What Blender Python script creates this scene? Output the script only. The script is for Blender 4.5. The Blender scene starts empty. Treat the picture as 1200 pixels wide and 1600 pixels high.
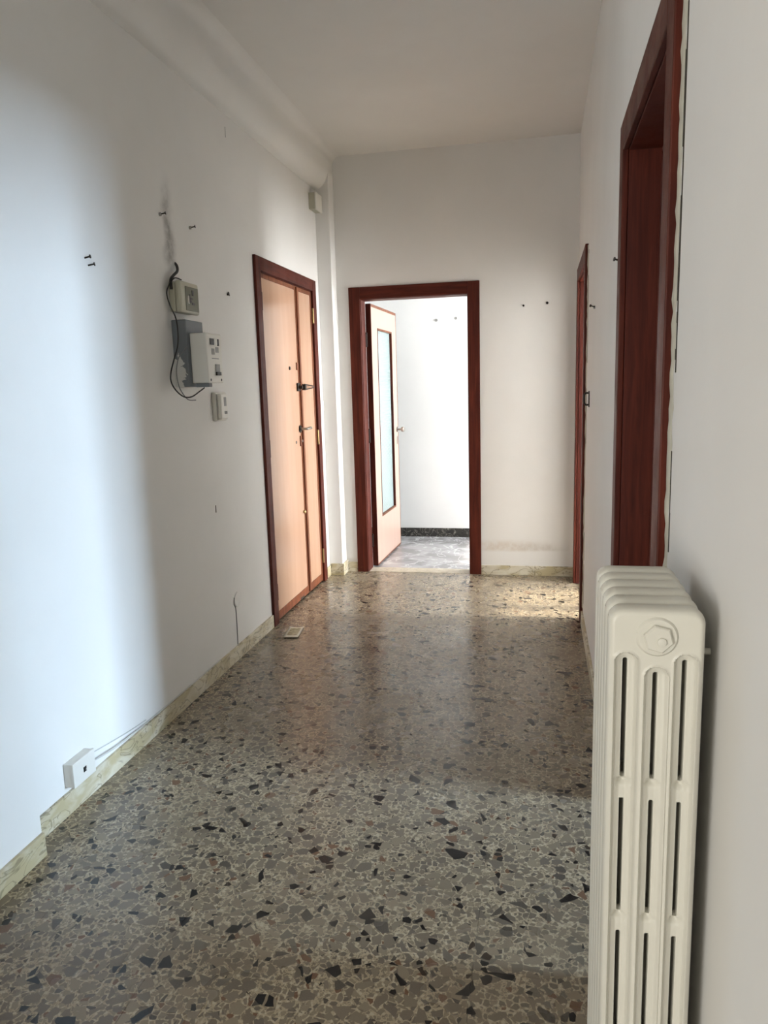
import bpy, bmesh, math, random
from mathutils import Vector, Matrix
S = bpy.context.scene
C = S.collection
random.seed(7)

# ------------------------------------------------------------------ camera
cam_d = bpy.data.cameras.new('camera'); cam = bpy.data.objects.new('camera', cam_d); C.objects.link(cam)
YAW, PITCH, ROLL = 0.210776, -0.167277, -0.02892
fw = Vector((-math.sin(YAW)*math.cos(PITCH), math.cos(YAW)*math.cos(PITCH), math.sin(PITCH)))
ri = Vector((math.cos(YAW), math.sin(YAW), 0)); up = ri.cross(fw)
r2 = math.cos(ROLL)*ri + math.sin(ROLL)*up; u2 = -math.sin(ROLL)*ri + math.cos(ROLL)*up
M4 = Matrix((r2, u2, -fw)).transposed().to_4x4(); M4.translation = (1.60798, -5.56574, 1.43933)
cam.matrix_world = M4
cam_d.sensor_fit = 'VERTICAL'; cam_d.sensor_height = 36.0; cam_d.lens = 1159.5/1600*36
cam_d.clip_start = 0.02
S.camera = cam

# ------------------------------------------------------------------ world, daylight, exposure
S.view_settings.view_transform = 'Standard'; S.view_settings.look = 'None'
S.view_settings.exposure = 0.0; S.view_settings.gamma = 1.0; S.view_settings.use_curve_mapping = False
wd = bpy.data.worlds.new('sky'); S.world = wd; wd.use_nodes = True
wd.node_tree.nodes['Background'].inputs[0].default_value = (0.72, 0.85, 1.0, 1)
wd.node_tree.nodes['Background'].inputs[1].default_value = 0.5
def window_light(name, loc, look, sx, sz, power, col):
    l = bpy.data.lights.new(name, 'AREA'); l.shape = 'RECTANGLE'; l.size = sx; l.size_y = sz
    l.energy = power; l.color = col
    o = bpy.data.objects.new(name, l); C.objects.link(o); o.location = loc
    o.rotation_euler = Vector(look).to_track_quat('-Z', 'Y').to_euler()
    return o
# daylight: bright sky filling each window, an added distant lamp standing in for daylight to the nearer side room,
# and the sun itself reaching only the farther side room
window_light('daylight_side_room_far', (5.95, -0.82, 1.68), (-1, 0, -0.15), 0.80, 2.35, 540, (0.98, 0.975, 0.97))
window_light('daylight_added_lamp', (12.6, -4.15, 3.0), (-1, 0, -0.1), 2.6, 10.0, 7400, (0.60, 0.79, 1.0))
window_light('daylight_back_room', (3.38, 0.70, 1.35), (-1, 0.4, 0), 0.9, 1.9, 140, (0.95, 0.98, 1.0))
window_light('daylight_behind', (-1.2, -8.85, 1.20), (0.3, 1, -0.05), 1.6, 2.1, 152, (1.0, 0.965, 0.90))
sun_d = bpy.data.lights.new('sun', 'SUN'); sun_d.energy = 9.0; sun_d.angle = 0.02; sun_d.color = (1.0, 0.86, 0.66)
sun = bpy.data.objects.new('sun', sun_d); C.objects.link(sun)
sun.rotation_euler = Vector((-1.0, 0.0, -0.60)).to_track_quat('-Z', 'Y').to_euler()

W, H, WT = 1.86, 3.098, 0.12

# ------------------------------------------------------------------ materials
def srgb(r, g, b):
    f = lambda c: (c/255/12.92) if c/255 <= 0.04045 else ((c/255+0.055)/1.055)**2.4
    return (f(r), f(g), f(b), 1)
class NT:
    def __init__(s, name):
        s.m = bpy.data.materials.new(name); s.m.use_nodes = True; s.t = s.m.node_tree; s.n = s.t.nodes
        s.b = s.n['Principled BSDF']
    def add(s, typ, **kw):
        n = s.n.new(typ)
        for k, v in kw.items(): setattr(n, k, v)
        return n
    def link(s, a, b): s.t.links.new(a, b)
    def val(s, sock, v):
        if hasattr(v, 'is_linked') or hasattr(v, 'links'): s.link(v, sock)
        else: sock.default_value = v
    def math(s, op, a, b=0.0, c=None, clamp=False):
        n = s.add('ShaderNodeMath', operation=op); n.use_clamp = clamp
        s.val(n.inputs[0], a); s.val(n.inputs[1], b)
        if c is not None: s.val(n.inputs[2], c)
        return n.outputs[0]
    def mix(s, f, a, b, mode='MIX'):
        n = s.add('ShaderNodeMix', data_type='RGBA', blend_type=mode)
        s.val(n.inputs[0], f); s.val(n.inputs[6], a); s.val(n.inputs[7], b); return n.outputs[2]
    def noise(s, vec, scale, detail=2, rough=0.5, dist=0.0):
        n = s.add('ShaderNodeTexNoise'); n.inputs['Scale'].default_value = scale; n.inputs['Detail'].default_value = detail
        n.inputs['Roughness'].default_value = rough; n.inputs['Distortion'].default_value = dist
        if vec is not None: s.link(vec, n.inputs['Vector'])
        return n
    def smooth(s, v, a, b, lo=0.0, hi=1.0):
        n = s.add('ShaderNodeMapRange', interpolation_type='SMOOTHSTEP')
        s.val(n.inputs[0], v); n.inputs[1].default_value = a; n.inputs[2].default_value = b
        n.inputs[3].default_value = lo; n.inputs[4].default_value = hi; return n.outputs[0]
    def pos(s): return s.add('ShaderNodeNewGeometry').outputs['Position']
    def obj(s): return s.add('ShaderNodeTexCoord').outputs['Object']
    def xyz(s, v):
        n = s.add('ShaderNodeSeparateXYZ'); s.link(v, n.inputs[0]); return n.outputs
    def scale(s, v, sc):
        n = s.add('ShaderNodeMapping'); s.link(v, n.inputs[0]); n.inputs['Scale'].default_value = sc; return n.outputs[0]
    def ramp(s, f, stops, interp='LINEAR'):
        n = s.add('ShaderNodeValToRGB'); cr = n.color_ramp; cr.interpolation = interp
        while len(cr.elements) < len(stops): cr.elements.new(0.5)
        for e, (p, c) in zip(cr.elements, stops): e.position = p; e.color = c
        s.link(f, n.inputs[0]); return n.outputs[0]
    def base(s, c): s.val(s.b.inputs['Base Color'], c)
    def rough(s, v): s.val(s.b.inputs['Roughness'], v)
    def bump(s, h, strength=0.2, dist=0.01):
        n = s.add('ShaderNodeBump'); n.inputs['Strength'].default_value = strength; n.inputs['Distance'].default_value = dist
        s.link(h, n.inputs['Height']); s.link(n.outputs[0], s.b.inputs['Normal'])

def plain(name, col, rough=0.5, metal=0.0, var=0.06, sc=12):
    k = NT(name); p = k.obj(); n = k.noise(p, sc, 3)
    dark = tuple(c*(1-var*2) for c in col[:3])+(1,)
    k.base(k.mix(n.outputs[0], dark, col)); k.rough(rough); k.b.inputs['Metallic'].default_value = metal
    return k.m

def paint_wall(name, col, stains=()):
    """matt emulsion with faint blotches; stains = (axis_u, u, z0, z1, half_width, strength)"""
    k = NT(name); p = k.pos(); x, y, z = k.xyz(p)
    n1 = k.noise(p, 1.3, 4, 0.55); n2 = k.noise(p, 9, 3)
    c = k.mix(k.smooth(n1.outputs[0], 0.35, 0.7), tuple(v*0.955 for v in col[:3])+(1,), col)
    c = k.mix(k.math('MULTIPLY', k.smooth(n2.outputs[0], 0.55, 0.8), 0.25), c, tuple(v*0.93 for v in col[:3])+(1,))
    for (ax, u, z0, z1, hw, st, sc) in stains:
        uu = (x, y)[ax]
        wob = k.math('MULTIPLY', k.math('SUBTRACT', k.noise(p, 7, 3).outputs[0], 0.5), hw*2.2)
        d = k.math('ABSOLUTE', k.math('ADD', k.math('SUBTRACT', uu, u), wob))
        m = k.smooth(d, hw*1.6, 0.0)
        mz = k.math('MULTIPLY', k.smooth(z, z0, z0+0.25*(z1-z0)), k.smooth(z, z1, z1-0.6*(z1-z0)))
        nn = k.smooth(k.noise(p, 22, 4, 0.6).outputs[0], 0.3, 0.7, 0.4, 1.0)
        m = k.math('MULTIPLY', k.math('MULTIPLY', m, mz), k.math('MULTIPLY', nn, st))
        c = k.mix(m, c, sc)
    k.base(c); k.rough(0.62); k.b.inputs['Specular IOR Level'].default_value = 0.35
    k.bump(k.noise(p, 60, 4, 0.6).outputs[0], 0.06, 0.004)
    return k.m

WHITE = (0.80, 0.79, 0.765, 1)
m_wall_l = paint_wall('paint_left', WHITE, [(1, -2.405, 1.93, 2.42, 0.045, 0.75, srgb(70, 66, 62)),
                                            (1, -2.47, 1.70, 1.95, 0.03, 0.35, srgb(90, 88, 84))])
m_wall = paint_wall('paint_white', WHITE)
m_wall_b = paint_wall('paint_back', WHITE, [(0, 1.40, 0.17, 0.29, 0.20, 0.40, srgb(170, 135, 85)),
                                            (0, 1.62, 0.18, 0.27, 0.15, 0.30, srgb(140, 125, 100))])
m_ceil = paint_wall('paint_ceiling', (0.79, 0.775, 0.745, 1))
m_wall_room = paint_wall('paint_room', (0.84, 0.84, 0.83, 1))

def terrazzo():
    k = NT('terrazzo'); p = k.pos()
    warp = k.noise(p, 16, 2); wv = k.add('ShaderNodeVectorMath', operation='SCALE'); wv.inputs['Scale'].default_value = 0.022
    sub = k.add('ShaderNodeVectorMath', operation='SUBTRACT'); k.link(warp.outputs['Color'], sub.inputs[0]); sub.inputs[1].default_value = (.5, .5, .5)
    k.link(sub.outputs[0], wv.inputs[0])
    ad = k.add('ShaderNodeVectorMath', operation='ADD'); k.link(p, ad.inputs[0]); k.link(wv.outputs[0], ad.inputs[1]); v = ad.outputs[0]
    def layer(scale, off, lo, hi):
        mp = k.add('ShaderNodeMapping'); k.link(v, mp.inputs[0]); mp.inputs['Location'].default_value = off
        mp.inputs['Scale'].default_value = (1.0, 1.0, 0.0)
        a = k.add('ShaderNodeTexVoronoi', voronoi_dimensions='2D', feature='DISTANCE_TO_EDGE'); b = k.add('ShaderNodeTexVoronoi', voronoi_dimensions='2D', feature='F1')
        for q in (a, b):
            k.link(mp.outputs[0], q.inputs['Vector']); q.inputs['Scale'].default_value = scale; q.inputs['Randomness'].default_value = 1.0
        sep = k.add('ShaderNodeSeparateColor'); k.link(b.outputs['Color'], sep.inputs[0])
        # how far the chip is inset from its cell differs chip by chip
        th = k.math('MULTIPLY_ADD', k.math('POWER', sep.outputs[0], 2.0), hi-lo, lo)
        m = k.smooth(k.math('SUBTRACT', a.outputs['Distance'], th), -0.012, 0.025)
        return m, sep.outputs[1], sep.outputs[2]
    m1, h1, t1 = layer(28, (0.31, 0.17, 0), 0.088, 0.50)
    m2, h2, t2 = layer(58, (3.1, 5.7, 0), 0.07, 0.42)
    m4, h4, t4 = layer(125, (1.9, 8.3, 0), 0.06, 0.40)
    m3, h3, t3 = layer(19, (7.7, 2.3, 0), 0.16, 0.42)
    m5, h5, t5 = layer(40, (4.4, 9.1, 0), 0.10, 0.40)
    fine = k.noise(p, 260, 3, 0.6)
    matrix = k.mix(fine.outputs[0], srgb(146, 133, 110), srgb(184, 170, 144))
    tones = [(0.0, srgb(106, 96, 82)), (0.18, srgb(120, 109, 92)), (0.36, srgb(98, 90, 79)), (0.5, srgb(132, 120, 101)),
             (0.66, srgb(116, 105, 90)), (0.80, srgb(92, 86, 77)), (0.90, srgb(100, 70, 50)), (0.94, srgb(58, 54, 50))]
    grit = k.ramp(h4, [(0, srgb(128, 117, 99)), (0.3, srgb(108, 99, 85)), (0.5, srgb(186, 175, 152)), (0.8, srgb(96, 88, 77))], 'CONSTANT')
    small = k.ramp(h2, tones, 'CONSTANT')
    big = k.ramp(h1, tones, 'CONSTANT')
    big = k.mix(k.math('MULTIPLY', fine.outputs[0], 0.3), big, srgb(150, 139, 120))
    c = k.mix(k.math('MULTIPLY', m4, 0.7), matrix, grit)
    c = k.mix(k.math('MULTIPLY', m2, 0.9), c, small)
    c = k.mix(m1, c, big)
    # near-black chips of two sizes
    blk = lambda t_: k.ramp(t_, [(0, srgb(9, 11, 14)), (0.55, srgb(22, 23, 25)), (0.88, srgb(48, 38, 30))], 'CONSTANT')
    c = k.mix(k.math('MULTIPLY', m5, k.math('GREATER_THAN', h5, 0.90)), c, blk(t5))
    c = k.mix(k.math('MULTIPLY', m3, k.math('GREATER_THAN', h3, 0.91)), c, blk(t3))
    # foot traffic haze and dust
    dust = k.noise(p, 2.2, 4, 0.6)
    c = k.mix(k.smooth(dust.outputs[0], 0.5, 0.8, 0.0, 0.25), c, srgb(140, 128, 108))
    k.base(c)
    k.rough(k.smooth(dust.outputs[0], 0.3, 0.75, 0.19, 0.34)); k.b.inputs['Specular IOR Level'].default_value = 0.5
    return k.m
m_terrazzo = terrazzo()

def marble(name, c1, c2, vein, sc=6, rough=0.35, stretch=(1, 1, 2.2)):
    k = NT(name); p = k.scale(k.pos(), stretch); n = k.noise(p, sc, 4, 0.55, 0.8); n2 = k.noise(p, sc*1.2, 3, 0.5, 1.2)
    c = k.mix(k.smooth(n.outputs[0], 0.38, 0.62), c1, c2)
    v = k.math('ABSOLUTE', k.math('SUBTRACT', n2.outputs[0], 0.5))
    c = k.mix(k.smooth(v, 0.03, 0.0, 0.0, 0.75), c, vein)
    k.base(c); k.rough(rough); return k.m
m_base = marble('cream_marble', srgb(212, 206, 188), srgb(184, 172, 138), srgb(128, 117, 92), 5.0)
m_base_dark = marble('dark_marble', srgb(34, 33, 31), srgb(52, 50, 46), srgb(150, 148, 138), 14, 0.3, (1, 1, 1))
m_room_floor = marble('grey_marble_floor', srgb(172, 172, 174), srgb(138, 136, 138), srgb(222, 222, 224), 4, 0.22, (1, 1, 1))
m_thresh = marble('travertine', srgb(206, 198, 180), srgb(186, 176, 154), srgb(150, 140, 120), 8, 0.4, (1, 1, 1))

def wood(name, a, b, rough=0.32, stretch=(14, 14, 0.9), scuff=0.25, spec=0.18):
    k = NT(name); p = k.scale(k.pos(), stretch); n = k.noise(p, 3.0, 6, 0.6, 0.6); q = k.pos()
    c = k.mix(k.smooth(n.outputs[0], 0.3, 0.72), a, b)
    s_ = k.noise(q, 7, 5, 0.7)
    c = k.mix(k.smooth(s_.outputs[0], 0.66, 0.82, 0.0, scuff), c, srgb(150, 110, 84))
    k.base(c); k.rough(k.smooth(s_.outputs[0], 0.3, 0.8, rough, rough+0.16) if scuff > 0 else rough); k.b.inputs['Specular IOR Level'].default_value = spec; return k.m
m_wood = wood('mahogany', srgb(64, 24, 17), srgb(92, 40, 27), 0.44)
m_wood_h = wood('mahogany_across', srgb(64, 24, 17), srgb(92, 40, 27), 0.44, stretch=(0.9, 0.9, 14))
m_lip = wood('lipping', srgb(98, 56, 38), srgb(132, 80, 54), 0.4)
m_veneer = wood('beige_veneer', srgb(184, 147, 122), srgb(189, 153, 128), 0.20, (5, 5, 0.35), 0.0, 0.4)
m_veneer2 = wood('pale_veneer', srgb(194, 164, 149), srgb(198, 169, 154), 0.32, (5, 5, 0.35), 0.0, 0.4)
m_rad = plain('radiator_enamel', srgb(216, 214, 203), 0.38, var=0.03, sc=20)
m_white = plain('white_plastic', srgb(226, 224, 216), 0.4, var=0.02)
m_beige = plain('beige_plastic', srgb(186, 184, 166), 0.45, var=0.04)
m_black = plain('black_plastic', srgb(24, 24, 26), 0.45, var=0.1)
m_grey = plain('grey_print', srgb(150, 150, 148), 0.5)
m_lens = plain('smoked_window', srgb(120, 122, 108), 0.2)
m_iron = plain('dark_iron', srgb(48, 42, 38), 0.4, 0.8)
m_chrome = plain('worn_chrome', srgb(170, 166, 160), 0.28, 0.9)
m_brass = plain('tarnished_brass', srgb(150, 128, 88), 0.35, 0.85)
m_cable = plain('grey_cable', srgb(120, 122, 124), 0.5)
m_wcable = plain('white_cable', srgb(205, 205, 202), 0.5)
m_gap = plain('dark_joint', srgb(60, 55, 48), 0.9)
m_filler = plain('chipped_plaster', srgb(204, 200, 184), 0.9, var=0.12, sc=40)
def grey_box():
    k = NT('grey_enclosure'); p = k.pos(); x, y, z = k.xyz(p)
    n = k.noise(p, 26, 4, 0.65, 0.8)
    low = k.smooth(z, 1.66, 1.54); edge = k.smooth(x, 0.075, 0.02)
    m = k.smooth(k.math('ADD', n.outputs[0], k.math('MULTIPLY', k.math('MULTIPLY', low, edge), 0.42)), 0.70, 0.76)
    k.base(k.mix(m, srgb(112, 118, 124), srgb(206, 206, 202))); k.rough(0.55); return k.m
m_encl = grey_box()
def ribbed_glass():
    k = NT('ribbed_glass'); p = k.pos(); x, y, z = k.xyz(p)
    k.base(srgb(206, 226, 224)); k.rough(0.22); k.b.inputs['Transmission Weight'].default_value = 0.35
    k.b.inputs['IOR'].default_value = 1.45
    w = k.math('SINE', k.math('MULTIPLY', z, 620.0)); k.bump(w, 0.5, 0.002); return k.m
m_glass = ribbed_glass()
def clear_glass():
    k = NT('window_glass'); t = k.add('ShaderNodeBsdfTransparent'); gl = k.add('ShaderNodeBsdfGlossy'); gl.inputs['Roughness'].default_value = 0.02
    mx = k.add('ShaderNodeMixShader'); mx.inputs[0].default_value = 0.05
    k.link(t.outputs[0], mx.inputs[1]); k.link(gl.outputs[0], mx.inputs[2]); k.link(mx.outputs[0], k.n['Material Output'].inputs['Surface']); return k.m
m_clear = clear_glass()
def paper():
    k = NT('printed_scrap'); p = k.obj(); x, y, z = k.xyz(p)
    d = k.math('MAXIMUM', k.math('DIVIDE', k.math('ABSOLUTE', x), 0.032), k.math('DIVIDE', k.math('ABSOLUTE', k.math('SUBTRACT', y, 0.012)), 0.07))
    n = k.noise(p, 40, 3)
    inner = k.mix(k.smooth(n.outputs[0], 0.35, 0.65), srgb(112, 108, 74), srgb(170, 164, 132))
    k.base(k.mix(k.smooth(d, 1.05, 0.9), srgb(214, 210, 196), inner)); k.rough(0.35); return k.m
m_paper = paper()

# ------------------------------------------------------------------ mesh helpers
def bm_box(bm, x0, x1, y0, y1, z0, z1, bev=0.0, seg=2):
    x0, x1 = min(x0, x1), max(x0, x1); y0, y1 = min(y0, y1), max(y0, y1); z0, z1 = min(z0, z1), max(z0, z1)
    vs = [bm.verts.new(p) for p in ((x0,y0,z0),(x1,y0,z0),(x1,y1,z0),(x0,y1,z0),(x0,y0,z1),(x1,y0,z1),(x1,y1,z1),(x0,y1,z1))]
    fs = [bm.faces.new([vs[i] for i in f]) for f in ((3,2,1,0),(4,5,6,7),(0,1,5,4),(1,2,6,5),(2,3,7,6),(3,0,4,7))]
    if bev > 0:
        es = list({e for f in fs for e in f.edges})
        bmesh.ops.bevel(bm, geom=es, offset=bev, segments=seg, affect='EDGES', profile=0.5)
    return vs
def bm_tube(bm, pts, r, n=8, cap=True):
    pts = [Vector(p) for p in pts]; rings = []; prev = None
    for i, p in enumerate(pts):
        t = (pts[min(i+1, len(pts)-1)] - pts[max(i-1, 0)]).normalized()
        if prev is None:
            a = t.orthogonal().normalized()
        else:
            a = (prev - t*prev.dot(t)); a = a.normalized() if a.length > 1e-6 else t.orthogonal().normalized()
        prev = a; b = t.cross(a); rr = r[i] if isinstance(r, (list, tuple)) else r
        rings.append([bm.verts.new(p + (a*math.cos(2*math.pi*k/n) + b*math.sin(2*math.pi*k/n))*rr) for k in range(n)])
    for i in range(len(rings)-1):
        for k in range(n):
            bm.faces.new((rings[i][k], rings[i][(k+1) % n], rings[i+1][(k+1) % n], rings[i+1][k]))
    if cap:
        bm.faces.new(list(reversed(rings[0]))); bm.faces.new(rings[-1])
def spline(pts, n=6):
    pts = [Vector(p) for p in pts]; out = []
    for i in range(len(pts)-1):
        p0, p1, p2, p3 = pts[max(i-1, 0)], pts[i], pts[i+1], pts[min(i+2, len(pts)-1)]
        for k in range(n):
            t = k/n
            out.append(0.5*((2*p1) + (p2-p0)*t + (2*p0-5*p1+4*p2-p3)*t*t + (3*p1-p0-3*p2+p3)*t**3))
    out.append(pts[-1]); return out
def obj(name, bm, mat, parent=None, smooth=False):
    bmesh.ops.recalc_face_normals(bm, faces=bm.faces)
    me = bpy.data.meshes.new(name); bm.to_mesh(me); bm.free(); me.materials.append(mat)
    if smooth:
        for p in me.polygons: p.use_smooth = True
        if smooth == 'auto':
            try: me.set_sharp_from_angle(angle=math.radians(40))
            except Exception: pass
    o = bpy.data.objects.new(name, me); C.objects.link(o)
    if parent is not None: put(o, parent)
    return o
def put(o, parent):
    bpy.context.view_layer.update() if False else None
    o.parent = parent; o.matrix_parent_inverse = Matrix.Translation(-Vector(parent_loc(parent)))
def parent_loc(p):
    l = Vector(p.location); q = p.parent
    while q is not None:
        # children of empties keep world coordinates through the inverse, so only empties carry an offset
        return Vector((0, 0, 0)) if p.type == 'MESH' else l
    return l
def box(name, x0, x1, y0, y1, z0, z1, mat, parent=None, bev=0.0, smooth=False):
    bm = bmesh.new(); bm_box(bm, x0, x1, y0, y1, z0, z1, bev); return obj(name, bm, mat, parent, smooth)
def tube(name, pts, r, mat, parent=None, n=8):
    bm = bmesh.new(); bm_tube(bm, pts, r, n); return obj(name, bm, mat, parent, 'auto')
def thing(name, label, cat, loc=(0, 0, 0), group=None, kind=None):
    o = bpy.data.objects.new(name, None); C.objects.link(o); o.location = loc; o.empty_display_size = 0.1
    return tag(o, label, cat, group, kind)
def tag(o, label, cat=None, group=None, kind=None):
    if label: o['label'] = label
    if cat: o['category'] = cat
    if group: o['group'] = group
    if kind: o['kind'] = kind
    return o
def struct(o, label, cat): return tag(o, label, cat, None, 'structure')
def multi(name, boxes, mat, parent=None, bev=0.0):
    bm = bmesh.new()
    for b in boxes: bm_box(bm, *b, bev)
    return obj(name, bm, mat, parent)

# ------------------------------------------------------------------ shell
YB = -9.0            # end of the hall behind the camera
FX0, FX1 = -0.30, 6.15
floor = struct(box('floor', -0.2, W+0.02, YB-0.12, 0.0, -0.10, -0.006, m_terrazzo), 'speckled grey brown terrazzo floor of the hall', 'floor')
TS = 0.40; tile_mesh = {}
xs = [0.0, 0.25, 0.65, 1.05, 1.45, W]
ys = [0.0] + [-0.33 - TS*i for i in range(15)]
g = 0.00025
for j in range(len(ys)-1):
    for i in range(len(xs)-1):
        sx, sy = xs[i+1]-xs[i]-2*g, ys[j]-ys[j+1]-2*g
        key = (round(sx, 4), round(sy, 4))
        if key not in tile_mesh:
            bm = bmesh.new(); bm_box(bm, -sx/2, sx/2, -sy/2, sy/2, -0.0055, 0.0, 0.0003, 1)
            me = bpy.data.meshes.new('floor_tile'); bmesh.ops.recalc_face_normals(bm, faces=bm.faces); bm.to_mesh(me); bm.free(); me.materials.append(m_terrazzo); tile_mesh[key] = me
        t = bpy.data.objects.new('floor_tile', tile_mesh[key]); C.objects.link(t)
        t.location = ((xs[i]+xs[i+1])/2, (ys[j]+ys[j+1])/2, 0); t.parent = floor
hall_rest = struct(box('floor', -0.2, W+0.02, YB-0.12, ys[-1]-0.001, -0.0055, 0.0, m_terrazzo), 'terrazzo floor of the hall behind the radiator end', 'floor')

struct(box('ceiling', -3.12, FX1, YB-0.12, WT+1.5, H, H+0.12, m_ceil), 'plain off white painted ceiling', 'ceiling')

# left wall: recessed entrance stretch with the door opening, thicker stretch nearer the camera
LD = (-1.42, -0.252, 2.20)           # outer casing of the entrance door
struct(multi('wall_left', [(-0.20, 0, -3.69, LD[0]+0.03, 0, H), (-0.20, 0, LD[1]-0.03, 0.0, 0, H), (-0.20, 0, LD[0]+0.03, LD[1]-0.03, LD[2]-0.03, H),
                           (-0.20, -0.16, LD[0]+0.03, LD[1]-0.03, 0, LD[2]-0.03)], m_wall_l), 'white painted wall with the entrance door in it', 'wall')
struct(box('wall_left', -0.20, 0.067, -5.70, -3.69, 0, H, m_wall_l), 'thicker white wall stretch with its own marble skirting', 'wall')
wl = bpy.data.objects['wall_left']
box('paint_scratch', -0.001, 0.0012, -2.120, -2.113, 0.835, 0.872, m_gap, wl); box('paint_crack', -0.001, 0.0010, -1.706, -1.701, 2.735, 2.785, m_grey, wl)
# corner pilaster
struct(box('wall_left', 0, 0.105, -0.129, 0, 0, 2.99, m_wall, None, 0.004), 'narrow white corner pilaster beside the entrance door', 'pilaster')
# downstand beam with a rounded lower edge along the left wall
prof = [(0, 2.847)] + [(0.105*math.sin(t_), 2.847+0.13*(1-math.cos(t_))) for t_ in [math.pi/2*i_/10 for i_ in range(2, 11)]] + [(0.105+0.06*(1-math.cos(t_)), H-0.06+0.06*math.sin(t_)) for t_ in [math.pi/2*i_/6 for i_ in range(7)]] + [(0, H)]
bm = bmesh.new()
a = [bm.verts.new((x, -5.70, z)) for x, z in prof]; b = [bm.verts.new((x, 0, z)) for x, z in prof]
for i in range(len(prof)):
    bm.faces.new((a[i], a[(i+1) % len(prof)], b[(i+1) % len(prof)], b[i]))
bm.faces.new(a); bm.faces.new(list(reversed(b)))
struct(obj('trim_1', bm, m_wall, None, 'auto'), 'round edged white beam running along the top of the wall with the entrance door', 'beam')

# back wall with the doorway
BD = (0.196, 1.168, 2.172)
struct(multi('wall_back', [(-0.20, BD[0]+0.03, 0, WT, 0, H), (BD[1]-0.03, FX1, 0, WT, 0, H), (BD[0]+0.03, BD[1]-0.03, 0, WT, BD[2]-0.03, H)], m_wall_b), 'white end wall of the hall around the open glazed door', 'wall')
# right wall with two doorways
RN = (-3.993, -3.008, 2.205); RF = (-1.12, -0.119, 2.189)
struct(multi('wall_right', [(W, W+WT, YB, RN[0]+0.03, 0, H), (W, W+WT, RN[1]-0.03, RF[0]+0.03, 0, H), (W, W+WT, RF[1]-0.03, 0, 0, H),
                            (W, W+WT, RN[0]+0.03, RN[1]-0.03, RN[2]-0.03, H), (W, W+WT, RF[0]+0.03, RF[1]-0.03, RF[2]-0.03, H)], m_wall), 'white wall with two doorways and the radiator on it', 'wall')
# end of the hall behind the camera: wall with a window
struct(multi('wall_front', [(-3.0, -2.05, YB-WT, YB, 0, H), (-0.35, FX1, YB-WT, YB, 0, H), (-2.05, -0.35, YB-WT, YB, 0, 0.12), (-2.05, -0.35, YB-WT, YB, 2.32, H)], m_wall), 'white end wall of the wide end of the hall around a window', 'wall')
struct(box('wall_left_rear', -3.0, -0.20, -5.82, -5.70, 0, H, m_wall), 'white return wall where the hall widens', 'wall')
struct(box('wall_left_rear', -3.12, -3.0, YB-WT, -5.70, 0, H, m_wall), 'white side wall of the wide end of the hall', 'wall')
struct(box('floor', -3.12, -0.2, YB-WT, -5.70, -0.10, 0.0, m_terrazzo), 'terrazzo floor of the wide end of the hall', 'floor')

# side rooms on the right and the room at the end
struct(box('floor', W+0.02, FX1, YB-0.12, 0.0, -0.10, 0.0, m_terrazzo), 'terrazzo floor of the side rooms', 'floor')
struct(box('wall_side_room', W+WT, 6.0, -2.10, -2.0, 0, H, m_wall_room), 'white partition between the two side rooms', 'wall')
struct(box('wall_side_room', W+WT, 6.0, -5.1, -5.0, 0, H, m_wall_room), 'white far wall of the nearer side room', 'wall')
def pierced_x(x0, x1, spans, y0, y1):
    out = []; cur = y0
    for (a, b, z0, z1) in spans:
        out += [(x0, x1, cur, a, 0, H), (x0, x1, a, b, 0, z0), (x0, x1, a, b, z1, H)]; cur = b
    return out + [(x0, x1, cur, y1, 0, H)]
struct(multi('wall_outer', pierced_x(6.0, FX1, [(-3.96, -2.88, 0.12, 2.75), (-1.30, -0.34, 0.12, 2.88)], YB, 0), m_wall_room), 'outer wall of the side rooms with two tall windows', 'wall')
RY = 1.40
struct(box('wall_sun_block', 12.9, 16.0, -12.0, -1.9, -8.0, 9.0, m_wall_room), 'pale unseen building across the street', 'block')  # unseen mass added outside to stop the sun entering the nearer side room
struct(box('floor', -0.55, 3.62, 0.14, RY+0.12, -0.10, 0.0, m_room_floor), 'pale grey marble floor of the room beyond', 'floor')
struct(box('wall_back_room', -0.55, 3.62, RY, RY+0.12, 0, H, m_wall_room), 'bright white wall of the room beyond the open door', 'wall')
struct(box('wall_back_room', -0.67, -0.55, WT, RY+0.12, 0, H, m_wall_room), 'white side wall of the room beyond the open door', 'wall')
struct(multi('wall_back_room', [(3.5, 3.62, WT, 0.26, 0, H), (3.5, 3.62, 1.30, RY, 0, H), (3.5, 3.62, 0.26, 1.30, 0, 0.38), (3.5, 3.62, 0.26, 1.30, 2.32, H)], m_wall_room), 'white window wall of the room beyond the open door', 'wall')
struct(box('trim_2', BD[0]+0.03, BD[1]-0.03, 0.0, 0.14, -0.05, 0.002, m_thresh), 'pale stone threshold under the open glazed door', 'threshold')

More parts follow.
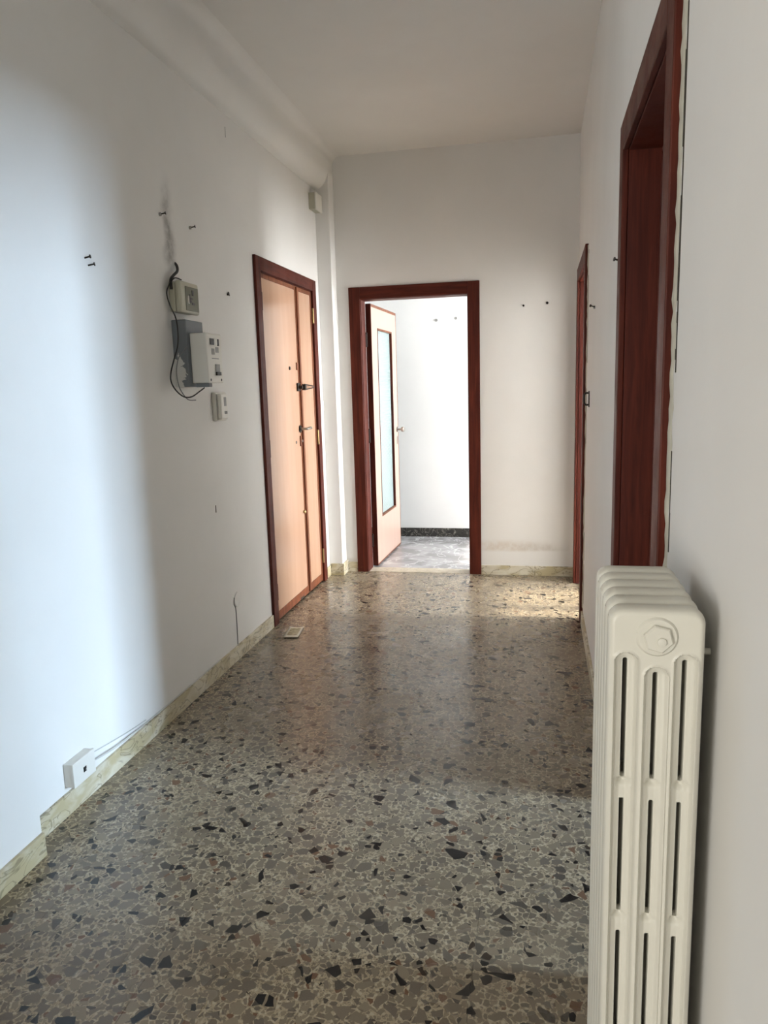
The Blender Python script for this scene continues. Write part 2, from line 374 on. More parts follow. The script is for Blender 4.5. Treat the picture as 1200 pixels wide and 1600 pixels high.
def window(n, ax, pos, a0, a1, z0, z1, label):
    """ax 'x': window in a wall of constant x at pos; 'y': constant y"""
    bx = (lambda u0, u1, d0, d1, q0, q1: (pos+d0, pos+d1, u0, u1, q0, q1)) if ax == 'x' else (lambda u0, u1, d0, d1, q0, q1: (u0, u1, pos+d0, pos+d1, q0, q1))
    w = thing('window_%d' % n, label, 'window', ((pos, (a0+a1)/2, z0) if ax == 'x' else ((a0+a1)/2, pos, z0)), kind='structure')
    f = 0.05; mid = (a0+a1)/2
    for q in ((a0, a0+f, -.03, .03, z0, z1), (a1-f, a1, -.03, .03, z0, z1), (mid-.04, mid+.04, -.03, .03, z0+f, z1-f)):
        box('window_frame', *bx(*q), m_white, w, 0.004)
    for q in ((a0+f, a1-f, -.03, .03, z0, z0+f), (a0+f, a1-f, -.03, .03, z1-f, z1)): box('window_frame', *bx(*q), m_white, w, 0.004)
    for q in ((a0+f, mid-.04, -.004, .004, z0+f, z1-f), (mid+.04, a1-f, -.004, .004, z0+f, z1-f)): box('pane', *bx(*q), m_clear, w)
window(1, 'x', 6.06, -1.30, -0.34, 0.12, 2.88, 'tall white balcony window of the farther side room')
window(2, 'x', 6.06, -3.96, -2.88, 0.12, 2.75, 'tall white balcony window of the nearer side room')
window(3, 'x', 3.56, 0.26, 1.30, 0.38, 2.32, 'white window of the room beyond the open glazed door')
window(4, 'y', YB-0.06, -2.05, -0.35, 0.12, 2.32, 'white window at the end of the hall')

# ------------------------------------------------------------------ skirtings, each of separate marble slabs
def skirting(name, label, slabs, mat):
    e = thing(name, label, 'skirting', (slabs[0][0], slabs[0][2], 0), kind='structure')
    for s_ in slabs: box('marble_slab', *s_, mat, e, 0.0015)
HB = 0.078; T = 0.012; q = 0.0006
cuts = [LD[0]-0.002, -2.10, -2.90, -3.675]
skirting('baseboard_left', 'cream veined marble skirting from the entrance door to the thicker wall', [(0, T, cuts[i+1]+q, cuts[i]-q, 0, HB) for i in range(3)] + [(0, T, -0.129-T, LD[1]+0.001, 0, HB)], m_base)
skirting('baseboard_left', 'greenish veined marble skirting of the thicker wall stretch', [(0.067, 0.067+T, -3.69-0.95*(i+1)+q, -3.69-0.95*i-q, 0, HB) for i in range(3)], m_base)
skirting('baseboard_back', 'cream marble skirting wrapped round the corner pilaster', [(T, 0.105+T, -0.129-T, -0.129, 0, 0.092), (0.105, 0.105+T, -0.129, 0.0, 0, 0.092), (0.105+T+q, BD[0]-0.001, -T, 0, 0, HB)], m_base)
skirting('baseboard_back', 'yellowish veined marble skirting between the open door and the far doorway', [(BD[1]+0.001, 1.56, -T, 0, 0, 0.073), (1.561, W-0.001, -T, 0, 0, 0.073)], m_base)
skirting('baseboard_right', 'marble skirting between the two doorways of the radiator wall', [(W-T, W, -2.05, RF[0]-0.002, 0, HB), (W-T, W, RN[1]+0.002, -2.051, 0, HB)], m_base)
skirting('baseboard_right', 'marble skirting of the wall behind the radiator', [(W-T, W, -4.9, RN[0]-0.002, 0, HB), (W-T, W, -5.9, -4.901, 0, HB)], m_base)
skirting('baseboard_back_room', 'black and white speckled marble skirting of the room beyond', [(-0.54+0.42*i+q, -0.54+0.42*(i+1)-q, RY-T, RY, 0, 0.085) for i in range(9)], m_base_dark)

# ------------------------------------------------------------------ door frames
def mapper(side):
    if side == 'back': return lambda u0, u1, n0, n1, z0, z1: (u0, u1, -n0, -n1, z0, z1)
    if side == 'left': return lambda u0, u1, n0, n1, z0, z1: (n0, n1, u0, u1, z0, z1)
    return lambda u0, u1, n0, n1, z0, z1: (W-n0, W-n1, u0, u1, z0, z1)
def frame(side, root, u0, u1, top, cw, depth, ct=0.016, stop=True):
    mp = mapper(side); i0, i1, it = u0+cw, u1-cw, top-cw
    box('casing', *mp(u0, i0, 0.0, ct, 0, top), m_wood, root, 0.003)
    box('casing', *mp(i1, u1, 0.0, ct, 0, top), m_wood, root, 0.003)
    box('casing', *mp(i0, i1, 0.0, ct, it, top), m_wood_h, root, 0.003)
    box('jamb', *mp(i0-0.022, i0+0.004, -depth, -0.0005, 0, it+0.02), m_wood, root, 0.001)
    box('jamb', *mp(i1-0.004, i1+0.022, -depth, -0.0005, 0, it+0.02), m_wood, root, 0.001)
    box('jamb', *mp(i0+0.004, i1-0.004, -depth, -0.0005, it-0.004, it+0.02), m_wood_h, root, 0.001)
    if stop:
        d0, d1 = -depth+0.045, -depth*0.42
        box('door_stop', *mp(i0+0.0042, i0+0.016, d0, d1, 0, it-0.016), m_wood, root, 0.001)
        box('door_stop', *mp(i1-0.016, i1-0.0042, d0, d1, 0, it-0.016), m_wood, root, 0.001)
        box('door_stop', *mp(i0+0.0042, i1-0.0042, d0, d1, it-0.016, it-0.0042), m_wood_h, root, 0.001)
    return i0, i1, it

# entrance door: wide leaf and narrow leaf
d1 = thing('door_1', 'closed entrance door with a wide and a narrow beige leaf in a reddish brown frame', 'door', (0, (LD[0]+LD[1])/2, 0), kind='structure')
i0, i1, it = frame('left', d1, LD[0], LD[1], LD[2], 0.078, 0.15, 0.018, False)
div = -0.672
def leaf(name, y0, y1, z0, z1, x0, x1, lip, bottom):
    lf = box(name, x0, x1-0.003, y0+lip, y1-lip, z0+bottom, z1-lip, m_veneer, d1)
    box('edge_lipping', x0, x1, y0, y0+lip-0.0006, z0, z1, m_lip, lf, 0.0015)
    box('edge_lipping', x0, x1, y1-lip+0.0006, y1, z0, z1, m_lip, lf, 0.0015)
    box('edge_lipping', x0, x1, y0+lip, y1-lip, z1-lip+0.0006, z1, m_lip, lf, 0.0015)
    box('edge_lipping', x0, x1, y0+lip, y1-lip, z0, z0+bottom-0.0006, m_lip, lf, 0.0015)
    return lf
wide = leaf('door_leaf', i0+0.007, div-0.002, 0.012, it-0.008, -0.045, 0.004, 0.026, 0.055)
narrow = leaf('door_leaf', div+0.002, i1-0.007, 0.012, it-0.008, -0.045, 0.004, 0.026, 0.055)
box('cover_strip', 0.0045, 0.014, div-0.012, div+0.020, 0.02, it-0.014, m_lip, narrow, 0.002)
def hinge(parent, x, y, z, mat=m_brass, h=0.11):
    tube('hinge', [(x, y, z-h/2), (x, y, z-h/2+0.004), (x, y, z+h/2-0.004), (x, y, z+h/2)], [0.004, 0.008, 0.008, 0.004], mat, parent, 10)
for z in (1.95, 1.09, 0.20):
    hinge(wide, 0.010, i0+0.003, z, m_iron); hinge(narrow, 0.012, i1-0.003, z, m_brass)
tube('peephole', [(0.001, -0.87, 1.575), (0.007, -0.87, 1.575), (0.0075, -0.87, 1.575)], [0.012, 0.011, 0.006], m_iron, wide, 14)
box('latch_plate', 0.001, 0.009, -0.735, -0.702, 1.565, 1.615, m_lip, wide, 0.002)
box('chipped_edge', -0.01, 0.0052, -0.87, -0.80, 0.012, 0.026, m_gap, wide)
# swinging door guard
gb = bmesh.new(); bm_box(gb, 0.004, 0.012, -0.745, -0.690, 1.425, 1.480, 0.003); bm_tube(gb, [(0.010, -0.715, 1.452), (0.034, -0.715, 1.452)], 0.012, 12)
obj('guard_plate', gb, m_iron, wide, 'auto')
tube('guard_bar', spline([(0.030, -0.655, 1.470), (0.034, -0.600, 1.466), (0.034, -0.500, 1.459), (0.034, -0.455, 1.452), (0.034, -0.500, 1.445), (0.034, -0.600, 1.438), (0.030, -0.655, 1.434)]), 0.004, m_iron, narrow)
gb = bmesh.new(); bm_tube(gb, [(0.014, -0.650, 1.452), (0.036, -0.650, 1.452)], [0.022, 0.018], 12)
obj('guard_stud', gb, m_iron, narrow, 'auto')
# lever handle, lock, keyhole and bolt
gb = bmesh.new(); bm_tube(gb, [(0.003, -0.715, 1.172), (0.010, -0.715, 1.172), (0.011, -0.715, 1.172)], [0.026, 0.024, 0.012], 16)
ro = obj('handle_rose', gb, m_iron, wide, 'auto')
tube('lever_handle', spline([(0.010, -0.715, 1.172), (0.045, -0.715, 1.172), (0.056, -0.700, 1.172), (0.056, -0.650, 1.176), (0.052, -0.615, 1.172)]), [0.009]*24+[0.007], m_chrome, wide, 10)
box('lock_plate', 0.002, 0.010, -0.728, -0.700, 1.055, 1.125, m_lip, wide, 0.002)
tube('lock_cylinder', [(0.006, -0.714, 1.09), (0.018, -0.714, 1.09)], 0.009, m_chrome, wide, 12)
tube('keyhole', [(0.0, -0.80, 1.087), (0.0025, -0.80, 1.087)], 0.011, m_iron, wide, 12)
tube('bolt_knob', [(0.003, -0.716, 0.60), (0.014, -0.716, 0.60), (0.018, -0.716, 0.60)], [0.012, 0.013, 0.008], m_brass, wide, 12)

# open glazed door in the end wall
d2 = thing('door_2', 'open beige door with a tall ribbed glass pane in a dark red wooden frame', 'door', ((BD[0]+BD[1])/2, 0, 0), kind='structure')
j0, j1, jt = frame('back', d2, BD[0], BD[1], BD[2], 0.086, WT+0.012, 0.016, False)
# local leaf frame: hinge line at hp, leaf runs along d, face normal nrm
hp = Vector((0.322, 0.160, 0)); dd = Vector((0.029, 0.861, 0)).normalized(); nn = Vector((dd.y, -dd.x, 0))
LW, LT, LZ0, LZ1 = 0.865, 0.040, 0.010, 2.070
def lbox(bm, s0, s1, t0, t1, z0, z1, bev=0.0):
    vs = bm_box(bm, s0, s1, t0, t1, z0, z1, bev)
def lobj(name, boxes, mat, parent, bev=0.0):
    bm = bmesh.new()
    for b_ in boxes: bm_box(bm, *b_, bev)
    bm.transform(Matrix(((dd.x, nn.x, 0, hp.x), (dd.y, nn.y, 0, hp.y), (0, 0, 1, 0), (0, 0, 0, 1))))
    return obj(name, bm, mat, parent)
g0, g1, gz0, gz1 = 0.205, 0.680, 0.395, 1.885
lf2 = lobj('door_leaf', [(0.012, g0-0.014, -LT, 0, LZ0+0.012, LZ1-0.022), (g1+0.014, LW-0.012, -LT, 0, LZ0+0.012, LZ1-0.022), (g0-0.014, g1+0.014, -LT, 0, LZ0+0.012, gz0-0.014), (g0-0.014, g1+0.014, -LT, 0, gz1+0.014, LZ1-0.022)], m_veneer2, d2)
lobj('edge_lipping', [(0, 0.0118, -LT-.001, 0.001, LZ0, LZ1)], m_wood, lf2, 0.001)
lobj('edge_lipping', [(LW-0.0118, LW, -LT-.001, 0.001, LZ0, LZ1)], m_lip, lf2, 0.001)
lobj('edge_lipping', [(0.012, LW-0.012, -LT-.001, 0.001, LZ1-0.0218, LZ1)], m_lip, lf2, 0.001)
lobj('edge_lipping', [(0.012, LW-0.012, -LT-.001, 0.001, LZ0, LZ0+0.0118)], m_lip, lf2, 0.001)
lobj('glazing_bead', [(g0-0.0138, g0, -LT-.002, 0.002, gz0-0.0138, gz1+0.0138)], m_wood, lf2)
lobj('glazing_bead', [(g1, g1+0.0138, -LT-.002, 0.002, gz0-0.0138, gz1+0.0138)], m_wood, lf2)
lobj('glazing_bead', [(g0, g1, -LT-.002, 0.002, gz1, gz1+0.0138)], m_lip, lf2)
lobj('glazing_bead', [(g0, g1, -LT-.002, 0.002, gz0-0.0138, gz0)], m_lip, lf2)
lobj('glass_pane', [(g0+.0002, g1-.0002, -0.024, -0.018, gz0+.0002, gz1-.0002)], m_glass, lf2)
def lp(s_, t_, z_): return hp + dd*s_ + nn*t_ + Vector((0, 0, z_))
gb = bmesh.new(); bm_tube(gb, [lp(.815, 0.001, 1.06), lp(.815, .008, 1.06), lp(.815, .0085, 1.06)], [0.026, 0.024, 0.010], 16)
obj('handle_rose', gb, m_chrome, lf2, 'auto')
tube('door_handle', [lp(.815, .006, 1.06), lp(.815, .035, 1.06), lp(.815, .040, 1.06), lp(.815, .060, 1.06), lp(.815, .068, 1.06), lp(.815, .070, 1.06)], [.009, .009, .020, .024, .018, .004], m_chrome, lf2, 14)
lobj('keyhole_plate', [(.803, .827, .0005, .004, .93, 1.00)], m_chrome, lf2, 0.001)
for z in (1.80, 1.06, 0.22):
    h_ = lp(-0.010, -LT+0.004, z); tube('hinge', [h_-Vector((0, 0, .055)), h_-Vector((0, 0, .051)), h_+Vector((0, 0, .051)), h_+Vector((0, 0, .055))], [.004, .008, .008, .004], m_iron, lf2, 10)
    box('hinge_leaf', j0+0.0045, h_.x-0.004, WT+0.0, WT+0.034, z-.045, z+.045, m_iron, lf2)

# doorways of the radiator wall
d3 = thing('door_3', 'narrow looking reddish brown door frame near the corner of the hall', 'doorway', (W, (RF[0]+RF[1])/2, 0), kind='structure')
frame('right', d3, RF[0], RF[1], RF[2], 0.085, WT+0.012, 0.018)
d4 = thing('door_4', 'tall dark red doorway frame beside the radiator, paint flaking at its edge', 'doorway', (W, (RN[0]+RN[1])/2, 0), kind='structure')
frame('right', d4, RN[0], RN[1], RN[2], 0.088, WT+0.10, 0.018)
# chipped plaster joint along the near casings
def chipped(parent, y0, y1, z0, z1, n, seed):
    rnd = random.Random(seed)
    bm = bmesh.new(); zs = [z0+(z1-z0)*i/n for i in range(n+1)]; prev = None
    for z in zs:
        wd_ = (y1-y0)*(0.45+0.55*rnd.random()); th = 0.002+0.004*rnd.random()
        ring = [bm.verts.new((W-0.0002, y1, z)), bm.verts.new((W-th, y1, z)), bm.verts.new((W-th*0.7, y1-wd_*0.6, z)), bm.verts.new((W-0.0002, y1-wd_, z))]
        if prev:
            for k_ in range(3): bm.faces.new((prev[k_], prev[k_+1], ring[k_+1], ring[k_]))
        prev = ring
    obj('flaking_plaster', bm, m_filler, parent)
    bm = bmesh.new()
    z = z0
    while z < z1:
        L = 0.02+0.16*rnd.random()**2; yy = y0-0.004+0.006*rnd.random()
        if rnd.random() < 0.6: bm_box(bm, W-0.0012, W+0.001, yy, yy+0.003+0.003*rnd.random(), z, min(z+L, z1))
        z += L
    o = obj('paint_crack', bm, m_gap, parent); o['kind'] = 'stuff'
chipped(d4, RN[0]-0.035, RN[0]-0.0005, 0.1, RN[2]-0.01, 90, 3)
box('gap_joint', W-0.0015, W+0.001, RN[0]-0.046, RN[0]-0.041, 1.45, RN[2]+0.02, m_gap, d4)
chipped(d3, RF[0]-0.05, RF[0]-0.0005, 0.1, RF[2]-0.01, 60, 5)

# ------------------------------------------------------------------ radiator
rad = thing('radiator', 'white cast iron column radiator standing by the wall', 'radiator', (1.77, -4.39, 0))
RX0, RX1, RZ0, RZ1 = 1.703, 1.835, 0.13, 1.122
PITCH_R = 0.046; NSEC = 6; RYN = -4.515
def section_mesh():
    w = RX1-RX0; h = RZ1-RZ0; cxs = [w*0.19, w*0.505, w*0.80]; tops = [0.925, 0.905, 0.925]; bots = [0.07, 0.09, 0.07]
    bridges = [0.715, 0.495, 0.275]                     # heights of the cross bridges (local)
    RC = 0.022
    def sd_outer(x, z):                                  # rounded rectangle, positive inside
        qx = abs(x-w/2)-(w/2-RC); qz = abs(z-h/2)-(h/2-RC)
        return -(math.hypot(max(qx, 0), max(qz, 0))+min(max(qx, qz), 0)-RC)
    def sd_chan(x, z):
        best = 9
        for c_, t_, b_ in zip(cxs, tops, bots):
            zz = min(max(z, b_+0.012), t_-0.012); best = min(best, math.hypot(x-c_, z-zz))
        return best                                      # distance to the slot axis
    def sd_hole(x, z):
        best = 9
        for c_, t_, b_ in zip(cxs, tops, bots):
            zs_ = [b_+0.008]+[v for br in reversed(bridges) for v in (br-0.016, br+0.016)]+[t_-0.008]
            for k_ in range(0, len(zs_), 2):
                zz = min(max(z, zs_[k_]+0.0034), zs_[k_+1]-0.0034); best = min(best, math.hypot(x-c_, z-zz))
        return best-0.0034
    def ss(a, b, v):
        t = min(max((v-a)/(b-a), 0), 1); return t*t*(3-2*t)
    def thick(x, z):
        o = sd_outer(x, z); c_ = sd_chan(x, z)
        e = 0.0095; rim = 1.0 if o >= e else math.sqrt(max(0.0, 1-(1-o/e)**2))
        t = 0.0205
        t -= 0.0066*ss(0.0160, 0.0125, c_)                # moulded channel round each slot
        t += 0.0026*math.exp(-((c_-0.0165)/0.0014)**2)     # fine ridge at its border
        t -= 0.0045*ss(0.011, 0.0036, c_)
        for c2 in cxs:                                     # thumb marks under the slots at each bridge
            for br in bridges:
                d_ = math.hypot((x-c2)/0.010, (z-(br+0.011))/0.006); t -= 0.0085*math.exp(-d_*d_*1.5)
        return 0.004*(1 if o > 0 else 0)*min(1, o/0.001) + (t-0.004)*rim
    gx = sorted(set([round(w*i/74, 5) for i in range(75)] + [round(c_+s_*0.0034, 5) for c_ in cxs for s_ in (-1, 1)]))
    gz = []; z = 0.0
    imp = [0, h] + [br+s_ for br in bridges for s_ in (-0.016, 0.016, 0.008)] + tops + bots
    while z < h:
        gz.append(z); d_ = min(abs(z-i_) for i_ in imp); z += 0.0018 if d_ < 0.026 else (0.003 if d_ < 0.05 else 0.012)
    gz.append(h)
    bm = bmesh.new(); F = {}; B = {}
    def vert(i, j):
        if (i, j) in F: return
        x, z = gx[i], gz[j]
        if sd_outer(x, z) < 0:                             # pull back on to the outline
            for _ in range(4):
                o = sd_outer(x, z); dx = (sd_outer(x+1e-5, z)-o)/1e-5; dz = (sd_outer(x, z+1e-5)-o)/1e-5; n_ = dx*dx+dz*dz or 1
                x -= o*dx/n_; z -= o*dz/n_
        hd = sd_hole(x, z)
        if -0.0016 < hd < 0.0009 and abs(hd) > 1e-6:
            dx = (sd_hole(x+1e-5, z)-hd)/1e-5; dz = (sd_hole(x, z+1e-5)-hd)/1e-5; n_ = dx*dx+dz*dz or 1
            if abs(dz)*0+1: x -= hd*dx/n_; z -= hd*dz/n_
        t = thick(x, z)
        F[i, j] = bm.verts.new((x, -t, z)); B[i, j] = bm.verts.new((x, t, z))
    def inside(i, j):
        xm = (gx[i]+gx[i+1])/2; zm = (gz[j]+gz[j+1])/2
        return sd_outer(xm, zm) > -0.0004 and sd_hole(xm, zm) > 0
    cell = {(i, j) for i in range(len(gx)-1) for j in range(len(gz)-1) if inside(i, j)}
    for (i, j) in cell:
        k_ = [(i, j), (i+1, j), (i+1, j+1), (i, j+1)]
        for q_ in k_: vert(*q_)
        bm.faces.new([F[q_] for q_ in k_]); bm.faces.new([B[q_] for q_ in reversed(k_)])
    for (i, j) in cell:
        for (di, dj, p0, p1) in ((-1, 0, (i, j), (i, j+1)), (1, 0, (i+1, j), (i+1, j+1)), (0, -1, (i, j), (i+1, j)), (0, 1, (i, j+1), (i+1, j+1))):
            if (i+di, j+dj) not in cell:
                try: bm.faces.new((F[p0], F[p1], B[p1], B[p0]))
                except ValueError: pass
    bmesh.ops.remove_doubles(bm, verts=bm.verts, dist=1e-5)
    bmesh.ops.recalc_face_normals(bm, faces=bm.faces)
    me = bpy.data.meshes.new('radiator_section'); bm.to_mesh(me); bm.free(); me.materials.append(m_rad)
    for p in me.polygons: p.use_smooth = True
    try: me.set_sharp_from_angle(angle=math.radians(50))
    except Exception: pass
    return me
sec = section_mesh()
for k_ in range(NSEC):
    o = bpy.data.objects.new('radiator_section', sec); C.objects.link(o)
    o.location = (RX0-1.77, RYN+0.0205+k_*PITCH_R+4.39, RZ0); o.parent = rad
# hubs joining the sections at top and bottom
for z in (1.083, 0.17):
    tube('connecting_hub', [(1.770, RYN+0.012, z), (1.770, RYN+PITCH_R*(NSEC-1)+0.03, z)], 0.020, m_rad, rad, 16)
# end boss and hexagonal plug
bm = bmesh.new(); bm_tube(bm, [(1.769, RYN+0.006, 1.083), (1.769, RYN-0.0005, 1.083), (1.769, RYN-0.0035, 1.083), (1.769, RYN-0.0035, 1.083)], [0.030, 0.0285, 0.0255, 0.0235], 32)
obj('end_boss', bm, m_rad, rad, 'auto')
bm = bmesh.new(); bm_tube(bm, [(1.770, RYN-0.0030, 1.082), (1.770, RYN-0.0085, 1.082), (1.770, RYN-0.0105, 1.082)], [0.0205, 0.0205, 0.0185], 6)
plug = obj('end_plug', bm, m_rad, rad)
bm = bmesh.new(); bm_tube(bm, [(1.774, RYN-0.0100, 1.079), (1.774, RYN-0.0135, 1.079), (1.774, RYN-0.0145, 1.079)], [0.0065, 0.006, 0.003], 12)
obj('bleed_screw', bm, m_rad, plug, 'auto')
for z in (1.035, 0.22):
    tube('wall_bracket', [(1.80, RYN+0.085, z), (1.858, RYN+0.085, z)], 0.005, m_rad, rad, 10)
    tube('wall_bracket', [(1.80, RYN+0.195, z), (1.858, RYN+0.195, z)], 0.007, m_rad, rad, 10)
tube('valve_pipe', spline([(1.77, RYN+PITCH_R*NSEC-0.01, 0.17), (1.77, RYN+PITCH_R*NSEC+0.04, 0.17), (1.77, RYN+PITCH_R*NSEC+0.06, 0.14), (1.77, RYN+PITCH_R*NSEC+0.06, 0.0)]), 0.011, m_rad, rad, 10)
for k_ in (0, NSEC-1):
    for dx in (0.024, 0.108):
        tube('foot', [(RX0+dx, RYN+0.0205+k_*PITCH_R, 0.15), (RX0+dx, RYN+0.0205+k_*PITCH_R, 0.03), (RX0+dx, RYN+0.0205+k_*PITCH_R, 0.0)], [0.013, 0.009, 0.014], m_rad, rad, 12)

# ------------------------------------------------------------------ electrical fittings on the entrance wall
jb = thing('junction_box', 'beige junction box with a smoked window above the fuse box', 'junction box', (0, -2.36, 1.786))
box('back_shell', 0.0, 0.030, -2.448, -2.272, 1.792, 1.922, m_beige, jb, 0.006)
box('lid', 0.031, 0.058, -2.452, -2.268, 1.788, 1.926, m_beige, jb, 0.009)
box('lid_window', 0.0575, 0.0605, -2.405, -2.279, 1.800, 1.905, m_lens, jb, 0.002)
for (y0, y1, z0, z1, mm) in ((-2.372, -2.352, 1.835, 1.846, m_black), (-2.372, -2.364, 1.846, 1.872, m_black), (-2.35, -2.325, 1.828, 1.838, m_black), (-2.345, -2.330, 1.868, 1.892, m_black), (-2.372, -2.340, 1.852, 1.858, m_black), (-2.385, -2.376, 1.83, 1.866, m_white)):
    box('terminal', 0.0605, 0.0625, y0, y1, z0, z1, mm, jb)
fb = thing('fuse_box', 'grey and white fuse box hanging out of the wall with two breakers', 'fuse box', (0, -2.35, 1.46))
box('grey_enclosure', 0.0, 0.070, -2.445, -2.275, 1.462, 1.757, m_encl, fb, 0.004)
box('top_notch', 0.0, 0.062, -2.274, -2.262, 1.60, 1.748, m_encl, fb, 0.002)
wc = box('white_cover', 0.0705, 0.150, -2.420, -2.258, 1.478, 1.699, m_white, fb, 0.005)
box('breaker', 0.1485, 0.153, -2.385, -2.345, 1.648, 1.676, m_black, wc, 0.001); box('breaker', 0.1485, 0.153, -2.340, -2.310, 1.650, 1.678, m_white, wc, 0.001)
box('breaker', 0.1485, 0.153, -2.306, -2.292, 1.645, 1.676, m_black, wc, 0.001)
box('rating_label', 0.1498, 0.1506, -2.330, -2.295, 1.615, 1.640, m_grey, wc); box('rating_label', 0.1498, 0.1506, -2.372, -2.340, 1.605, 1.632, m_grey, wc)
box('rating_label', 0.1498, 0.1506, -2.372, -2.300, 1.585, 1.590, m_grey, wc)
box('main_switch', 0.1485, 0.154, -2.342, -2.298, 1.528, 1.562, m_grey, wc, 0.001); box('main_switch', 0.1485, 0.159, -2.342, -2.298, 1.512, 1.5275, m_black, wc, 0.001)
for y in (-2.395, -2.283): tube('screw', [(0.1495, y, 1.492), (0.1508, y, 1.492)], 0.006, m_black, wc, 10)
box('cable_gland', 0.085, 0.150, -2.418, -2.385, 1.460, 1.4775, m_encl, fb, 0.003)
tag(tube('loose_cable', spline([(0.03, -2.378, 1.936), (0.03, -2.445, 1.934), (0.02, -2.491, 1.888), (0.02, -2.502, 1.854), (0.035, -2.509, 1.81), (0.075, -2.545, 1.754), (0.082, -2.549, 1.692), (0.082, -2.56, 1.638), (0.06, -2.556, 1.585), (0.03, -2.539, 1.524), (0.03, -2.54, 1.483), (0.05, -2.537, 1.446), (0.08, -2.529, 1.42), (0.1, -2.495, 1.420), (0.11, -2.436, 1.442), (0.118, -2.403, 1.457)], 8), 0.0030, m_black), 'thin black cable looping from the junction box to the fuse box', 'cable')
tag(tube('grey_cable', spline([(0.0725, -2.449, 1.64), (0.078, -2.50, 1.617), (0.066, -2.53, 1.585), (0.05, -2.525, 1.531), (0.052, -2.520, 1.476), (0.062, -2.515, 1.443), (0.085, -2.505, 1.408), (0.105, -2.470, 1.404)], 8), 0.0022, m_cable), 'thin grey cable hanging beside the fuse box', 'cable')
tag(tube('feed_cable', spline([(-0.01, -2.36, 2.017), (0.01, -2.372, 1.999), (0.02, -2.39, 1.972), (0.02, -2.43, 1.948), (0.022, -2.462, 1.925), (0.022, -2.462, 1.885)], 6), 0.0065, m_black), 'short thick black cable coming out of the wall above the junction box', 'cable')
# intercom
ic = thing('intercom', 'small white wall intercom handset below the fuse box', 'intercom', (0, -2.02, 1.29))
box('base_plate', 0.0, 0.022, -2.080, -1.955, 1.292, 1.436, m_white, ic, 0.006)
box('handset', 0.0225, 0.046, -2.070, -2.030, 1.300, 1.428, m_white, ic, 0.008)
sp = box('call_panel', 0.0225, 0.032, -2.022, -1.962, 1.300, 1.428, m_white, ic, 0.005)
box('grille', 0.0315, 0.0335, -2.008, -1.978, 1.365, 1.410, m_grey, sp, 0.001)
for i in range(2): box('button', 0.0318, 0.035, -2.005+0.018*i, -1.992+0.018*i, 1.325, 1.340, m_grey, sp, 0.001)
# low telephone socket box
sk = thing('wall_socket', 'white surface socket box with a black port above the skirting', 'socket', (0, -3.41, 0.10))
box('housing', 0.0, 0.030, -3.470, -3.346, 0.100, 0.184, m_white, sk, 0.002); fc = box('faceplate', 0.0302, 0.040, -3.472, -3.344, 0.098, 0.186, m_white, sk, 0.002)
box('port', 0.0395, 0.0412, -3.416, -3.400, 0.130, 0.148, m_black, fc); box('port_pin', 0.0410, 0.0418, -3.404, -3.402, 0.134, 0.138, m_white, fc)
tag(tube('telephone_cable', spline([(0.014, -3.345, 0.125), (0.016, -3.20, 0.104), (0.010, -3.05, 0.093), (0.006, -2.93, 0.086), (0.006, -2.6, 0.083), (0.006, -2.2, 0.083)], 6), 0.0028, m_wcable), 'thin white cable running along the skirting from the socket box', 'cable')
tag(tube('telephone_cable', spline([(0.003, -3.34, 0.150), (0.003, -3.20, 0.128), (0.003, -3.05, 0.108), (0.003, -2.93, 0.097)], 6), 0.0022, m_wcable), 'second shorter white wire clipped to the wall just above the skirting', 'cable')
# high alarm or bell box in the corner
cb = thing('bell_box', 'small off white box high on the wall beside the corner pilaster', 'bell box', (0, -0.205, 2.68))
box('housing', 0.0, 0.044, -0.280, -0.132, 2.686, 2.796, m_beige, cb, 0.003); box('cover', 0.0445, 0.055, -0.284, -0.132, 2.682, 2.800, m_white, cb, 0.003)
# light switch between entrance door and pilaster
sw = thing('light_switch', 'white light switch plate between the entrance door and the pilaster', 'switch', (0, -0.19, 1.27))
swp = box('plate', 0.0, 0.009, -0.236, -0.145, 1.270, 1.350, m_white, sw, 0.003); box('rocker', 0.0088, 0.0125, -0.205, -0.176, 1.288, 1.332, m_white, swp, 0.0015)
# round painted cover with a cable down to the skirting
rc = thing('round_cover', 'round painted cover plate low on the wall with a thin cable below it', 'cover plate', (0, -1.93, 0.09))
bm = bmesh.new(); bm_tube(bm, [(0.0, -1.925, 0.325), (0.004, -1.925, 0.325), (0.0055, -1.925, 0.325)], [0.040, 0.040, 0.036], 24); obj('cover', bm, m_wall, rc, 'auto')
tube('cable', spline([(0.002, -1.965, 0.345), (0.002, -1.972, 0.31), (0.002, -1.955, 0.28), (0.002, -1.952, 0.20), (0.002, -1.955, 0.08)]), 0.0022, m_cable, rc, 6)

# ------------------------------------------------------------------ nails, plugs, hook
def nail(side, u, z, label, tilt=0.0, L=0.018, r=0.0022, mat=None, two=False):
    mp = {'left': lambda n, du, dz: (n, u+du, z+dz), 'right': lambda n, du, dz: (W-n, u+du, z+dz), 'back': lambda n, du, dz: (u+du, -n, z+dz), 'room': lambda n, du, dz: (u+du, RY-n, z+dz)}[side]
    e = thing('wall_nail', label, 'nail', mp(0, 0, 0), 'nails left in the walls')
    tube('shank', [mp(-0.004, 0, 0), mp(L, tilt, 0.006)], r, mat or m_iron, e, 8)
    a_, b_ = Vector(mp(L, tilt, 0.006)), Vector(mp(L+0.003, tilt*1.08, 0.0065)); tube('head', [a_, b_], r*2.3, mat or m_iron, e, 10)
    if two: tube('wall_plug', [mp(-0.002, 0, 0), mp(0.008, 0.002, 0.001)], r*2.6, m_grey, e, 8)
nail('left', -2.478, 2.195, 'bent nail in a plug above and left of the junction box, beside the dark smear', 0.01, 0.022, 0.003, None, True)
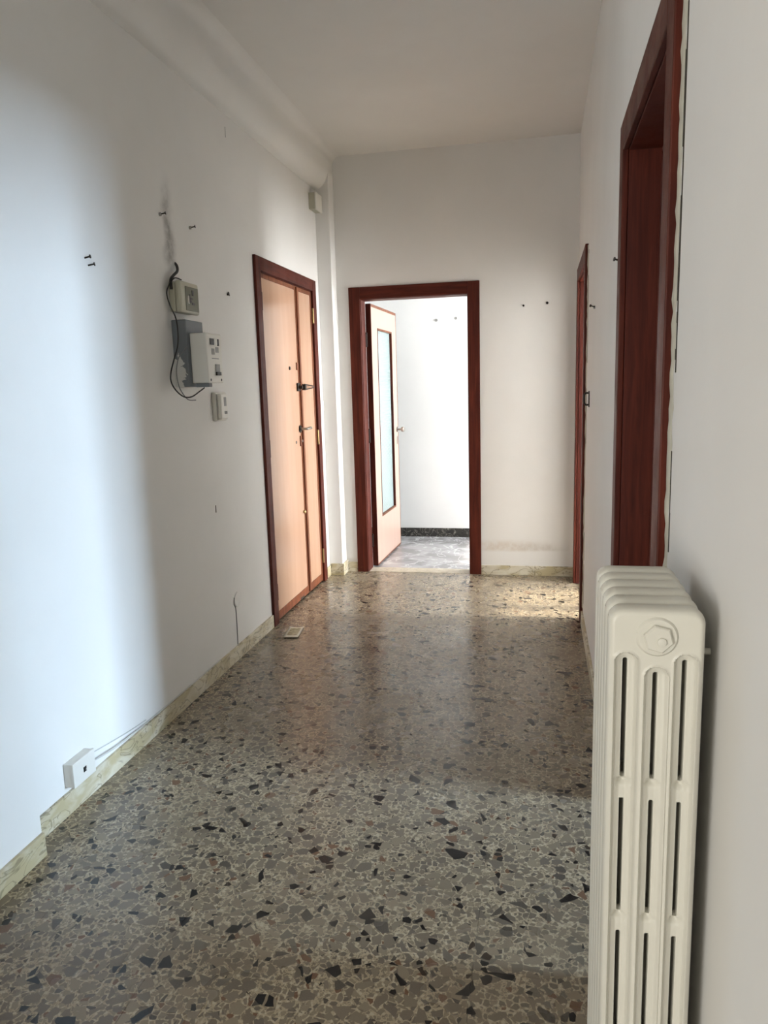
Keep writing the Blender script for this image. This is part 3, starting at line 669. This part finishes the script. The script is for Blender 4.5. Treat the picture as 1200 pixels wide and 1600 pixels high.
nail('left', -2.196, 2.194, 'bent nail in a plug above and right of the junction box', 0.01, 0.022, 0.003, None, True)
nail('left', -3.062, 1.925, 'upper of two close nails on the brightly lit wall', 0.008, 0.016, 0.0030)
nail('left', -3.045, 1.902, 'lower of two close nails on the brightly lit wall', 0.014, 0.016, 0.0030)
nail('left', -1.806, 1.934, 'short dark nail stub between fuse box and entrance door', 0.004, 0.006, 0.005)
nail('back', 1.480, 1.975, 'dark nail in the end wall nearer the open door', 0.0, 0.010, 0.003)
nail('back', 1.645, 1.985, 'dark nail in the end wall nearer the corner doorway', 0.0, 0.012, 0.004)
nail('right', -2.926, 1.822, 'nail beside the tall doorway frame of the radiator wall', -0.01, 0.020, 0.003)
nail('right', -1.737, 1.788, 'bent nail midway between the two doorways', -0.02, 0.022, 0.003, None, True)
nail('room', 0.66, 2.02, 'grey nail stub in the bright room wall nearer the open door leaf', 0, 0.004, 0.006, m_grey)
nail('room', 0.84, 2.03, 'grey nail stub in the bright room wall farther from the door leaf', 0, 0.004, 0.006, m_grey)
hk = thing('door_catch', 'small black metal catch on the wall beside the corner doorway', 'catch', (W, -1.40, 1.30))
box('plate', W-0.004, W, -1.43, -1.37, 1.300, 1.385, m_iron, hk, 0.001)
tube('loop', spline([(W-0.004, -1.40, 1.375), (W-0.022, -1.40, 1.372), (W-0.028, -1.40, 1.345), (W-0.022, -1.40, 1.315), (W-0.004, -1.40, 1.312)]), 0.005, m_black, hk, 8)

# ------------------------------------------------------------------ scrap of paper by the entrance door
bm = bmesh.new(); nx, ny = 6, 10
vs = [[bm.verts.new((-0.045+0.09*i/nx, -0.10+0.20*j/ny, 0.0015+0.006*(abs(i/nx-.5)*2)**2*(j/ny)+0.006*(1-j/ny)**4)) for j in range(ny+1)] for i in range(nx+1)]
for i in range(nx):
    for j in range(ny): bm.faces.new((vs[i][j], vs[i+1][j], vs[i+1][j+1], vs[i][j+1]))
ps = obj('paper_scrap', bm, m_paper, None, True); ps.location = (0.165, -1.51, 0.0); ps.rotation_euler = (0, 0, 0.12)
md = ps.modifiers.new('thickness', 'SOLIDIFY'); md.thickness = 0.0008; md.offset = 1
tag(ps, 'small printed scrap with a white edge lying on the floor by the entrance door', 'paper')
